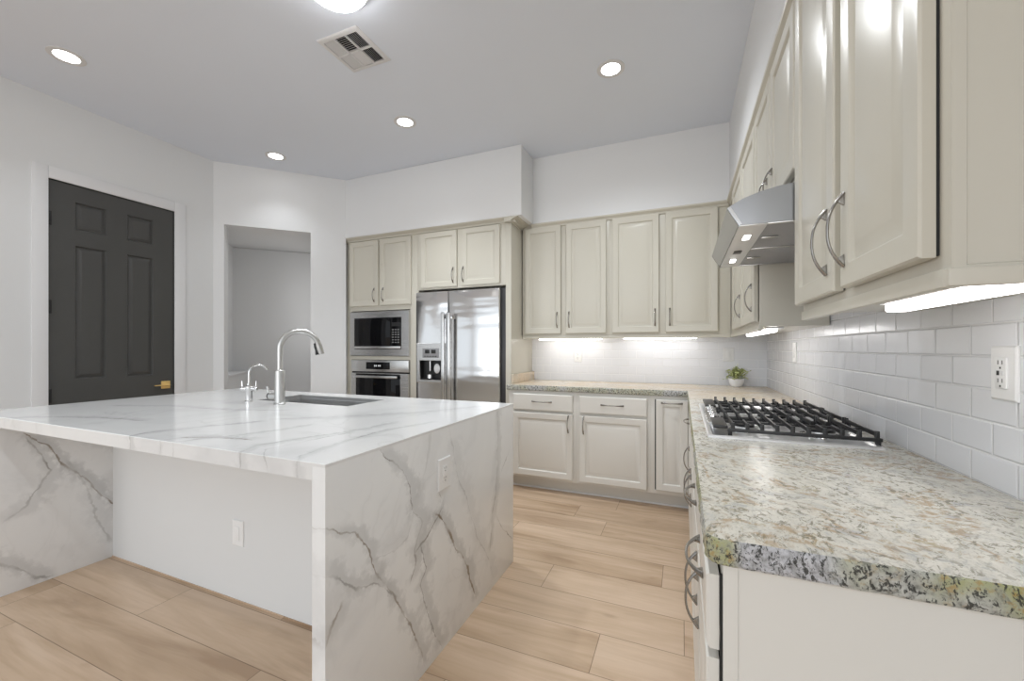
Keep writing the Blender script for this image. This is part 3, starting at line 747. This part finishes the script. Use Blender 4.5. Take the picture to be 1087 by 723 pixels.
# ------------------------------------------------------------------ granite worktop
def granite():
    X0, X1, Y0, Y1 = .036, .655, .768, 3.994
    XL, YB = -1.445, 3.345
    r = .030
    pts = []
    def line(a, b, step):
        n = max(1, int((Vector(b) - Vector(a)).length / step))
        for i in range(n): pts.append((a[0] + (b[0] - a[0]) * i / n, a[1] + (b[1] - a[1]) * i / n))
    line((X1, Y0), (X0 + r, Y0), .012)
    for k in range(8):
        a = R(-90 - 90 * k / 8); pts.append((X0 + r + r * math.cos(a), Y0 + r + r * math.sin(a)))
    line((X0, Y0 + r), (X0, YB), .02); line((X0, YB), (XL, YB), .02); line((XL, YB), (XL, YB + .075), .03)
    pts.append((-1.432, YB + .075)); pts.append((-1.432, Y1)); pts.append((X1, Y1))
    n = len(pts)
    # outward normals
    nor = []
    for i in range(n):
        a = Vector(pts[i - 1]); b = Vector(pts[(i + 1) % n]); d = (b - a).normalized(); nor.append(Vector((-d.y, d.x)))
    area = sum(pts[i][0] * pts[(i + 1) % n][1] - pts[(i + 1) % n][0] * pts[i][1] for i in range(n))
    sgn = -1 if area > 0 else 1
    q = bmesh.new()
    levels = [(.92, -.002, 0), (.9165, .000, .0010), (.909, .001, .0022), (.899, .0015, .0026), (.888, .001, .0026), (.880, .0, .002), (.875, -.004, .001)]
    loops = []
    for z, o, j in levels:
        lp = []
        for i, (x, y) in enumerate(pts):
            rough = not (x > .65 or y > 3.43 or x <= XL + .001 and False)
            amt = sgn * (o + (rng.uniform(-j, j) if rough else 0)) if rough else 0
            lp.append(q.verts.new((x + nor[i].x * amt, y + nor[i].y * amt, z)))
        loops.append(lp)
    f = q.faces.new(loops[0]); f.material_index = 0
    for k, (a, b) in enumerate(zip(loops, loops[1:])):
        for i in range(n):
            ff = q.faces.new((a[i], a[(i + 1) % n], b[(i + 1) % n], b[i])); ff.material_index = 1
    f2 = q.faces.new(loops[-1]); f2.material_index = 1
    bmesh.ops.recalc_face_normals(q, faces=q.faces[:])
    bmesh.ops.triangulate(q, faces=[f, f2])
    return q
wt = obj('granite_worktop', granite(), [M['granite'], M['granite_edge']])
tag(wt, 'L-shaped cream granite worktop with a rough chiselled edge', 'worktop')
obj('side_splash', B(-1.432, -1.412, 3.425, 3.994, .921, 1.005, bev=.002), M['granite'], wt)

# ------------------------------------------------------------------ island
isl = thing('kitchen_island', 'large white marble waterfall island with grey veins', 'island', (-2.1, 1.5, 0))
def loc(o): o.location = (2.1, -1.5, 0); return o
IX0, IX1, IY0, IY1, IT = -3.30, -.91, .845, 2.205, .050
SX0, SX1, SY0, SY1 = -2.46, -1.715, 1.745, 2.07
def hrect(x0, x1, y0, y1, z): return [(x0, y0, z), (x1, y0, z), (x1, y1, z), (x0, y1, z)]
bm = newbm()
rings(bm, [hrect(SX0, SX1, SY0, SY1, .92 - IT), hrect(IX0, IX1 - IT, IY0, IY1, .92 - IT), hrect(IX0, IX1 - IT, IY0, IY1, .918), hrect(IX0 + .002, IX1 - IT, IY0 + .002, IY1 - .002, .92),
           hrect(SX0, SX1, SY0, SY1, .92), hrect(SX0, SX1, SY0, SY1, .92 - IT)], False, False)
# the mitred end of the top over the waterfall
rings(bm, [hrect(IX1 - IT, IX1, IY0, IY1, .91), hrect(IX1 - IT, IX1, IY0, IY1, .918), hrect(IX1 - IT, IX1 - .002, IY0 + .002, IY1 - .002, .92)])
bmesh.ops.remove_doubles(bm, verts=bm.verts[:], dist=1e-5)
loc(obj('marble_top', bm, M['marble_t'], isl, smooth=False))
bm = newbm(); poly_prism(bm, [(IY0, 0), (IY1, 0), (IY1, .910), (IY0, .910)], 0, IX1 - IT, IX1, .0012)
loc(obj('waterfall_panel', bm, M['marble_r'], isl))
bm = newbm(); poly_prism(bm, [(IY0, 0), (IY1, 0), (IY1, .868), (IY0, .868)], 0, IX0, -3.137, .0012)
loc(obj('waterfall_panel', bm, M['marble_l'], isl))
loc(obj('seating_panel', B(-3.137, IX1 - IT, 1.340, 1.372, 0, .870), M['panel'], isl))
loc(obj('shadow_gap', B(-3.137, IX1 - IT, 1.336, 1.3399, 0, .006), M['floor'], isl))
bm = newbm(); box(bm, -3.137, IX1 - IT, 2.13, 2.15, .10, .868); box(bm, -3.137, IX1 - IT, 2.07, 2.09, 0, .10)
loc(obj('kitchen_side_panel', bm, M['cablow'], isl))

# sink
sk = thing('kitchen_sink', 'undermount stainless sink set in the marble island top behind the faucet', 'sink', ((SX0 + SX1) / 2, (SY0 + SY1) / 2, .70))
cx, cyy = (SX0 + SX1) / 2, (SY0 + SY1) / 2
g = .0015
hw, hd_ = (SX1 - SX0) / 2 - g, (SY1 - SY0) / 2 - g
def hr(dx, z): return hrect(-hw + dx, hw - dx, -hd_ + dx, hd_ - dx, z)
bm = newbm()
rings(bm, [hr(0, .0), hr(0, .2165), hr(.003, .2165), hr(.003, .196), hr(.013, .196), hr(.013, .180), hr(.009, .175), hr(.010, .03), hr(.03, .008)], True, True)
obj('basin', bm, M['sink'], sk, smooth=False)
bm = newbm(); lathe(bm, [(.045, .009), (.045, .012), (.030, .012), (.028, .010)], 0, .04, 24)
obj('drain', bm, M['chrome'], sk)

# main faucet
def arc_pts(x, y, ux, uy, z0, zc, r, n, a1):
    pts = [(x, y, z0), (x, y, z0 + (zc - z0) * .5), (x, y, zc)]
    for i in range(1, n + 1):
        a = a1 * i / n
        d = r - r * math.cos(a)
        pts.append((x + ux * d, y + uy * d, zc + r * math.sin(a)))
    return pts
UX, UY = .50, .866
fx = thing('kitchen_faucet', 'tall gooseneck pull-down faucet standing before the island sink', 'faucet', (-2.130, 1.655, .92), 0)
bm = newbm(); lathe(bm, [(.031, .0005), (.031, .006), (.027, .010), (.027, .193), (.024, .197)], 0, 0, 32)
obj('body', bm, M['nickel'], fx)
pts = arc_pts(0, 0, UX, UY, .190, .318, .104, 22, R(168))
bm = newbm(); sweep(bm, pts, .0165, 16, up=(UY, -UX, 0)); obj('spout', bm, M['nickel'], fx)
e = Vector(pts[-1]); dr_ = (Vector(pts[-1]) - Vector(pts[-2])).normalized()
bm = newbm(); sweep(bm, [e - dr_ * .005, e + dr_ * .02, e + dr_ * .055], [.0185, .0195, .018], 16, up=(UY, -UX, 0)); sh = obj('spray_head', bm, M['nickel'], fx)
bm = newbm(); c0 = e - Vector((UX, UY, 0)) * .020
sweep(bm, [c0 - dr_ * .012, c0 + dr_ * .012, c0 + dr_ * .03, c0 + dr_ * .058], [(.006, .004), (.009, .006), (.008, .006), (.015, .009)], 10, up=(UY, -UX, 0)); obj('spray_button', bm, M['black'], sh)
bm = newbm(); hdir = Vector((-.86, -.05, .0)).normalized()
sweep(bm, [hdir * .02 + Vector((0, 0, .045)), hdir * .070 + Vector((0, 0, .045))], .021, 20)
hb = obj('handle', bm, M['nickel'], fx)
bm = newbm(); sweep(bm, [hdir * .0701 + Vector((0, 0, .045)), hdir * .082 + Vector((0, 0, .045))], .019, 20); obj('collar', bm, M['black'], hb)
bm = newbm(); sweep(bm, [hdir * .080 + Vector((0, 0, .052)), hdir * .088 + Vector((0, 0, .075)), hdir * .098 + Vector((0, 0, .10))], [(.007, .005), (.006, .005), (.005, .004)], 10); obj('lever', bm, M['nickel'], hb)

# small filtered-water faucet
fx = thing('filter_faucet', 'small two-lever gooseneck water faucet beside the tall faucet', 'faucet', (-2.404, 1.664, .92), 0)
bm = newbm(); lathe(bm, [(.022, .0005), (.022, .005), (.0185, .009), (.0185, .062), (.020, .066), (.020, .092), (.012, .100), (.009, .115)], 0, 0, 24)
obj('body', bm, M['chrome'], fx)
pts = arc_pts(0, 0, UX, UY, .105, .172, .049, 18, R(160))
bm = newbm(); sweep(bm, pts, .0065, 12, up=(UY, -UX, 0)); obj('spout', bm, M['chrome'], fx)
for s in (-1, 1):
    d = Vector((.92, .38, 0)) * s
    bm = newbm(); sweep(bm, [d * .015 + Vector((0, 0, .079)), d * .040 + Vector((0, 0, .079)), d * .050 + Vector((0, 0, .079))], [.013, .016, .011], 14)
    hb = obj('handle', bm, M['chrome'], fx)
    bm = newbm(); sweep(bm, [d * .042 + Vector((0, 0, .085)), d * .044 + Vector((0, 0, .125))], [.0045, .003], 10); obj('lever', bm, M['chrome'], hb)

# ------------------------------------------------------------------ cooktop
CX0, CX1, CY0, CY1 = .085, .587, 1.630, 2.548
ct = thing('gas_cooktop', 'five-burner steel gas cooktop with black cast iron grates on the granite', 'cooktop', ((CX0 + CX1) / 2, (CY0 + CY1) / 2, .92))
ox, oy = -(CX0 + CX1) / 2, -(CY0 + CY1) / 2
bm = newbm()
def cr(i, z): return [(CX0 + i + ox, CY0 + i + oy, z), (CX1 - i + ox, CY0 + i + oy, z), (CX1 - i + ox, CY1 - i + oy, z), (CX0 + i + ox, CY1 - i + oy, z)]
rings(bm, [cr(0, .0005), cr(0, .006), cr(.004, .010), cr(.016, .010), cr(.022, .005), cr(.03, .0045)])
obj('pan', bm, M['pansteel'], ct, smooth=False)
burn = [(.22, 1.80, .036), (.46, 1.80, .046), (.36, 2.09, .056), (.22, 2.38, .046), (.46, 2.38, .036)]
for x, y, r in burn:
    bm = newbm(); lathe(bm, [(r + .018, .0045), (r + .016, .010), (r, .012), (r, .022), (r - .006, .024)], x + ox, y + oy, 28)
    b_ = obj('burner', bm, M['chrome'], ct)
    bm = newbm(); lathe(bm, [(r - .003, .0242), (r - .002, .031), (r - .010, .033)], x + ox, y + oy, 28); obj('burner_cap', bm, M['iron'], b_)
xb = [.168 + .0456 * i for i in range(10)]
for gi, (y0, y1) in enumerate(((1.662, 1.945), (1.953, 2.228), (2.236, 2.520))):
    bm = newbm(); zt = .050
    # frame rails across the ends, feet, wide front rail
    for yy in (y0, y1 - .012): box(bm, .150 + ox, .592 + ox, yy + oy, yy + .012 + oy, .020, .032, .002)
    if gi != 1:
        box(bm, .104 + ox, .152 + ox, y0 + oy, y1 - .09 * (gi == 0) + oy + (0 if gi == 0 else -.02), .030, .042, .004)
    for xx in (.152, .575):
        for yy in (y0 + .004, y1 - .016): box(bm, xx + ox, xx + .014 + ox, yy + oy, yy + .012 + oy, .0046, .030, .002)
    bx_, by_ = (None, None)
    for i, x in enumerate(xb):
        a, b = y0 + oy, y1 + oy
        cen = [(q[0], q[1], q[2]) for q in burn if y0 < q[1] < y1]
        near = [q for q in cen if abs(q[0] - x) < .030]
        segs = [(a, b)] if not near else [(a, near[0][1] + oy - .028), (near[0][1] + oy + .028, b)]
        for s0, s1 in segs:
            box(bm, x - .0036 + ox, x + .0036 + ox, s0, s1, .036, zt, .0013)
        for yy in (a, b - .014):
            poly_prism(bm, [(yy, .020), (yy + .014, .020), (yy + .012, zt + .004), (yy + .002, zt + .004)], 0, x - .006 + ox, x + .006 + ox, .0012)
    box(bm, .15 + ox, .59 + ox, (y0 + y1) / 2 - .005 + oy, (y0 + y1) / 2 + .005 + oy, .030, .040, .0015)
    obj('grate', bm, M['iron'], ct)
for i, (x, y) in enumerate(((.122, 1.915), (.122, 1.985), (.122, 2.055), (.122, 2.125), (.122, 2.195))):
    bm = newbm(); lathe(bm, [(.026, .0105 - .006), (.026, .010), (.021, .013), (.020, .036), (.017, .040), (.006, .040)], x + ox, y + oy, 24)
    k = obj('knob', bm, M['chrome'], ct)
    obj('grip', B(x - .004 + ox, x + .004 + ox, y - .019 + oy, y + .019 + oy, .0395, .048, bev=.002), M['chrome'], k)

# ------------------------------------------------------------------ range hood
HY0, HY1 = 1.586, 2.376
hd = thing('range_hood', 'stainless under-cabinet range hood above the gas cooktop', 'range hood', (.40, (HY0 + HY1) / 2, 1.66))
hx, hy, hz = -.40, -(HY0 + HY1) / 2, -1.66
top = [(.177, 1.660), (.142, 1.722), (.150, 1.728), (.19, 1.750), (.24, 1.766), (.29, 1.777), (.345, 1.783), (.352, 1.800), (.650, 1.800), (.650, 1.660)]
bm = newbm()
# shell: two side cheeks and the curved skin
inner = [(.183, 1.664), (.150, 1.718), (.20, 1.742), (.248, 1.757), (.345, 1.776), (.646, 1.794), (.646, 1.664)]
for a, b in ((HY0, HY0 + .012), (HY1 - .012, HY1)): poly_prism(bm, [(u + hx, v + hz) for u, v in top], 1, a + hy, b + hy)
q = bmesh.new()
lo = [q.verts.new((u + hx, HY0 + hy, v + hz)) for u, v in top]; hi = [q.verts.new((u + hx, HY1 + hy, v + hz)) for u, v in top]
for i in range(len(top) - 1): q.faces.new((lo[i], lo[i + 1], hi[i + 1], hi[i]))
bmesh.ops.recalc_face_normals(q, faces=q.faces[:]); merge(bm, q)
obj('canopy', bm, M['hood'], hd)
def hbx(x0, x1, y0, y1, z0, z1, bev=0): return B(x0 + hx, x1 + hx, y0 + hy, y1 + hy, z0 + hz, z1 + hz, bev=bev)
lp = obj('light_panel', hbx(.179, .264, HY0 + .004, HY1 - .004, 1.6575, 1.664, .001), M['pansteel'], hd)
for y in (1.76, 2.21): obj('lamp', hbx(.211, .233, y - .032, y + .032, 1.655, 1.6585, .001), M['hoodlamp'], lp)
obj('switch', hbx(.205, .235, 1.99, 2.04, 1.654, 1.658, .001), M['black'], lp)
bm = newbm()
for a in ((.264, .648, HY0 + .004, HY0 + .022), (.264, .648, HY1 - .022, HY1 - .004), (.264, .648, 1.975, 1.988), (.632, .648, HY0 + .02, HY1 - .02)):
    box(bm, a[0] + hx, a[1] + hx, a[2] + hy, a[3] + hy, 1.6575 + hz, 1.666 + hz, .001)
obj('bottom_frame', bm, M['steel'], hd)
for a, b in ((HY0 + .022, 1.975), (1.988, HY1 - .022)):
    f = obj('filter', hbx(.264, .632, a, b, 1.662, 1.668), M['filter'], hd)
    m_ = (a + b) / 2
    obj('latch', hbx(.275, .330, m_ - .008, m_ + .008, 1.656, 1.662, .002), M['chrome'], f)
bm = newbm(); poly_prism(bm, [(.1425 + hx, 1.7225 + hz), (.152 + hx, 1.7265 + hz), (.187 + hx, 1.663 + hz), (.178 + hx, 1.660 + hz)], 1, HY0 - .003 + hy, HY0 - .0003 + hy)
obj('edge_strip', bm, M['chrome'], hd)

# ------------------------------------------------------------------ under-cabinet light bars
def bar(label, loc, rz, L, mat=M['bar']):
    t = thing('light_bar', label, 'light', loc, rz)
    obj('housing', B(0, L, -.028, .048, .012, .021, bev=.002), M['outlet'], t)
    obj('diffuser', B(.006, L - .006, -.021, .021, -.006, .0118, bev=.007, seg=3), mat, t)
    obj('cord', (lambda b: (sweep(b, [(.0, .03, .012), (-.04, .035, .0165), (-.07, .04, .0165)], .003, 8), b)[-1])(newbm()), M['outlet'], t)
    return t
bar('glowing light bar under the near wall cabinet above the outlet', (.457, 1.225, 1.3305), RZ, .43)
bar('glowing light bar under the far side-wall cabinet beyond the hood', (.43, 3.26, 1.3305), RZ, .80)
bar('glowing light bar under the rear wall cabinet nearest the refrigerator', (-1.31, 3.84, 1.3305), 0, .62, M['barwarm'])
bar('glowing light bar under the rear wall cabinet nearest the inner corner', (-.50, 3.84, 1.3305), 0, .62, M['bar'])

# ------------------------------------------------------------------ outlets and switches
def outlet(name, label, loc, rz, kind='duplex', w=.076, h=.118, cat='outlet'):
    t = thing(name, label, cat, loc, rz)
    bm = newbm(); rings(bm, [rect(-w / 2, w / 2, -h / 2, h / 2, 0), rect(-w / 2, w / 2, -h / 2, h / 2, -.003), rect(-w / 2 + .004, w / 2 - .004, -h / 2 + .004, h / 2 - .004, -.006)])
    obj('cover_plate', bm, M['outlet'], t)
    sl = newbm()
    if kind == 'switch':
        obj('rocker', B(-.016, .016, -.009, -.0055, -.033, .033, bev=.002), M['outlet'], t); sl.free(); return t
    if kind == 'double':
        for x in (-.022, .022): obj('rocker', B(x - .015, x + .015, -.009, -.0055, -.033, .033, bev=.002), M['outlet'], t)
        sl.free(); return t
    body = obj('receptacle', B(-.0165, .0165, -.010 if kind == 'gfci' else -.008, -.0055, -.034, .034, bev=.002), M['outlet'], t)
    yf = -.0105 if kind == 'gfci' else -.0085
    for z in (-.020, .020):
        box(sl, -.0075, -.0055, yf, yf + .002, z - .001, z + .008); box(sl, .0055, .0075, yf, yf + .002, z - .001, z + .008)
        box(sl, -.0025, .0025, yf, yf + .002, z - .011, z - .006, .001)
    obj('slots', sl, M['slot'], body)
    if kind == 'gfci':
        for x in (-.009, .003): obj('button', B(x, x + .006, -.0115, -.0095, -.005, .005), M['black'] if x < 0 else M['vent'], body)
    return t
outlet('wall_outlet', 'white GFCI outlet on the side-wall subway tile under the light bar', (.6545, 1.243, 1.186), RZ, 'gfci', .080, .120)
outlet('wall_switch', 'white switch plate on the side-wall tile near the far corner', (.6545, 3.06, 1.215), RZ, 'switch', .080, .125, 'switch')
outlet('wall_outlet', 'white outlet plate on the rear tile just above the potted plant', (.368, 3.9945, 1.187), 0, 'switch', .085, .118)
outlet('wall_outlet', 'small white outlet on the rear tile below the left wall cabinet', (-.955, 3.9945, 1.165), 0, 'duplex', .076, .116)
outlet('wall_outlet', 'white outlet on the veined marble end of the island', (-.9095, 1.452, .726), R(90), 'duplex', .093, .128)
outlet('wall_outlet', 'white switch-style outlet low on the plain seating panel of the island', (-2.012, 1.3395, .335), 0, 'switch', .080, .124)

# ------------------------------------------------------------------ potted plant
pt = thing('potted_plant', 'small leafy green plant in a white pot on the granite corner', 'plant', (.415, 3.875, .921))
bm = newbm(); lathe(bm, [(.034, .0), (.040, .004), (.053, .030), (.058, .062), (.059, .068), (.055, .068), (.053, .060)], 0, 0, 32)
obj('pot', bm, M['pot'], pt)
bm = newbm(); lathe(bm, [(.052, .052), (.052, .060), (.02, .062)], 0, 0, 24); obj('soil', bm, M['soil'], pt)
bm = newbm()
for i in range(40):
    a = rng.uniform(0, 6.28); r_ = rng.uniform(.01, .108); hh = rng.uniform(.105, .20) - r_ * .55
    tip = Vector((r_ * math.cos(a), r_ * math.sin(a), hh)); base = Vector((tip.x * .3, tip.y * .3, .066))
    sweep(bm, [base, base.lerp(tip, .5) + Vector((0, 0, .012)), tip], [.0018, .0015, .001], 5)
    for j in range(9):
        u = rng.uniform(.35, 1.0); p = base.lerp(tip, u) + Vector((0, 0, .012 * 4 * u * (1 - u)))
        d = Vector((rng.uniform(-1, 1), rng.uniform(-1, 1), rng.uniform(-.2, .8))).normalized(); L = rng.uniform(.016, .028)
        s_ = d.cross(Vector((rng.uniform(-.3, .3), rng.uniform(-.3, .3), 1))).normalized() * L * .36
        nn = d.cross(s_).normalized() * L * .08
        q = bmesh.new()
        vv = [q.verts.new(c) for c in (p, p + d * L * .35 + s_ + nn, p + d * L * .75 + s_ * .7 + nn, p + d * L, p + d * L * .75 - s_ * .7 + nn, p + d * L * .35 - s_ + nn, p + d * L * .5 - nn)]
        for k in range(6): q.faces.new((vv[k], vv[(k + 1) % 6], vv[6]))
        merge(bm, q)
obj('foliage', bm, M['leaf'], pt)

# ------------------------------------------------------------------ ceiling lights and vent
def down(label, x, y, k=1.0, cone=112):
    t = thing('recessed_light', label, 'ceiling light', (x, y, ZC), 0, None)
    bm = newbm(); lathe(bm, [(.088, -.0002), (.088, -.004), (.068, -.007), (.060, -.004), (.060, -.0002)], 0, 0, 36, cap=False); obj('trim_ring', bm, M['vent'], t)
    bm = newbm(); lathe(bm, [(.0595, -.0003), (.0595, -.0035), (.03, -.0045)], 0, 0, 36); obj('lens', bm, M['lamp'], t)
    l = bpy.data.lights.new('downlight', 'SPOT'); l.energy = SPOT * k; l.spot_size = R(cone); l.spot_blend = 1.0; l.shadow_soft_size = .06; l.color = (0.93, 0.97, 1)
    o = bpy.data.objects.new('downlight', l); C.objects.link(o); o.parent = t; o.location = (0, 0, -.02)
    return t
down('recessed ceiling light nearest the pantry door wall', -3.52, 1.28, .25)
down('recessed ceiling light above the hall opening', -3.53, 2.70, .22)
down('recessed ceiling light in front of the refrigerator soffit', -2.045, 2.69, 1.3)
down('recessed ceiling light in front of the rear wall cabinets', -.428, 2.69, 1.05, 150)
down('added recessed ceiling light over the near end of the granite worktop, above the view', -.43, .95, .6)  # unseen extra lamp, added for more light over the aisle
down('added recessed ceiling light over the seating side of the island, above the view', -2.4, -.15)  # unseen extra lamp, added to brighten the floor before the island
t = thing('dome_light', 'round white dome ceiling light cut by the top of the view', 'ceiling light', (-1.57, 1.515, ZC))
bm = newbm(); lathe(bm, [(.165, -.0005), (.165, -.020), (.155, -.026)], 0, 0, 48); obj('base', bm, M['vent'], t)
bm = newbm(); lathe(bm, [(.150, -.0265), (.148, -.040), (.130, -.062), (.095, -.078), (.05, -.086), (.01, -.088)], 0, 0, 48); obj('shade', bm, M['dome'], t)
l = bpy.data.lights.new('dome_lamp', 'SPOT'); l.energy = DOME; l.spot_size = R(165); l.spot_blend = 1.0; l.shadow_soft_size = .12; l.color = (0.93, 0.97, 1)
o = bpy.data.objects.new('dome_lamp', l); C.objects.link(o); o.parent = t; o.location = (0, 0, -.22)

vt = thing('ceiling_vent', 'square white ceiling air vent with six louvre banks beside the dome light', 'vent', (-1.835, 1.928, ZC))
hw = .150; bm = newbm()
cells_x = [(-.118, -.045), (-.036, .036), (.045, .118)]; cells_y = [(-.118, -.007), (.007, .118)]
q0 = -.010
rings(bm, [hrect(-hw, hw, -hw, hw, -.0005), hrect(-hw, hw, -hw, hw, -.004), hrect(-hw + .01, hw - .01, -hw + .01, hw - .01, q0), hrect(-.122, .122, -.122, .122, q0), hrect(-.122, .122, -.122, .122, -.0005)], False, False)
for a, b in ((-.045, -.036), (.036, .045)): box(bm, a, b, -.122, .122, q0, -.001)
box(bm, -.122, .122, -.007, .007, q0, -.001)
obj('frame', bm, M['vent'], vt)
obj('duct_shade_sheet', B(-.121, .121, -.121, .121, -.0012, -.0004), M['glass'], vt)  # black sheet standing in for the shade behind the louvres
for i, (x0, x1) in enumerate(cells_x):
    for j, (y0, y1) in enumerate(cells_y):
        bm = newbm()
        along = 1 if i != 1 else 0
        lo, hi = (x0, x1) if along == 1 else (y0, y1)
        n = 6 if along == 1 else 8
        for k in range(n):
            c = lo + (k + .5) * (hi - lo) / n; hwid = (hi - lo) / n * .42
            hwid = hwid * (0.82 if (i == 0 or (i == 1 and j == 1)) else 0.42); tilt = {0: 1, 2: -1}.get(i, (1 if j == 1 else -1) * -1)
            z0_, z1_ = (-.0095, -.0025)
            pr_ = [(c - hwid, z0_ if tilt > 0 else z1_), (c + hwid, z1_ if tilt > 0 else z0_), (c + hwid, (z1_ if tilt > 0 else z0_) + .0012), (c - hwid, (z0_ if tilt > 0 else z1_) + .0012)]
            if along == 1: poly_prism(bm, pr_, 1, y0, y1)
            else: poly_prism(bm, pr_, 0, x0, x1)
        obj('louvre_bank', bm, M['vent'], vt, smooth=False)
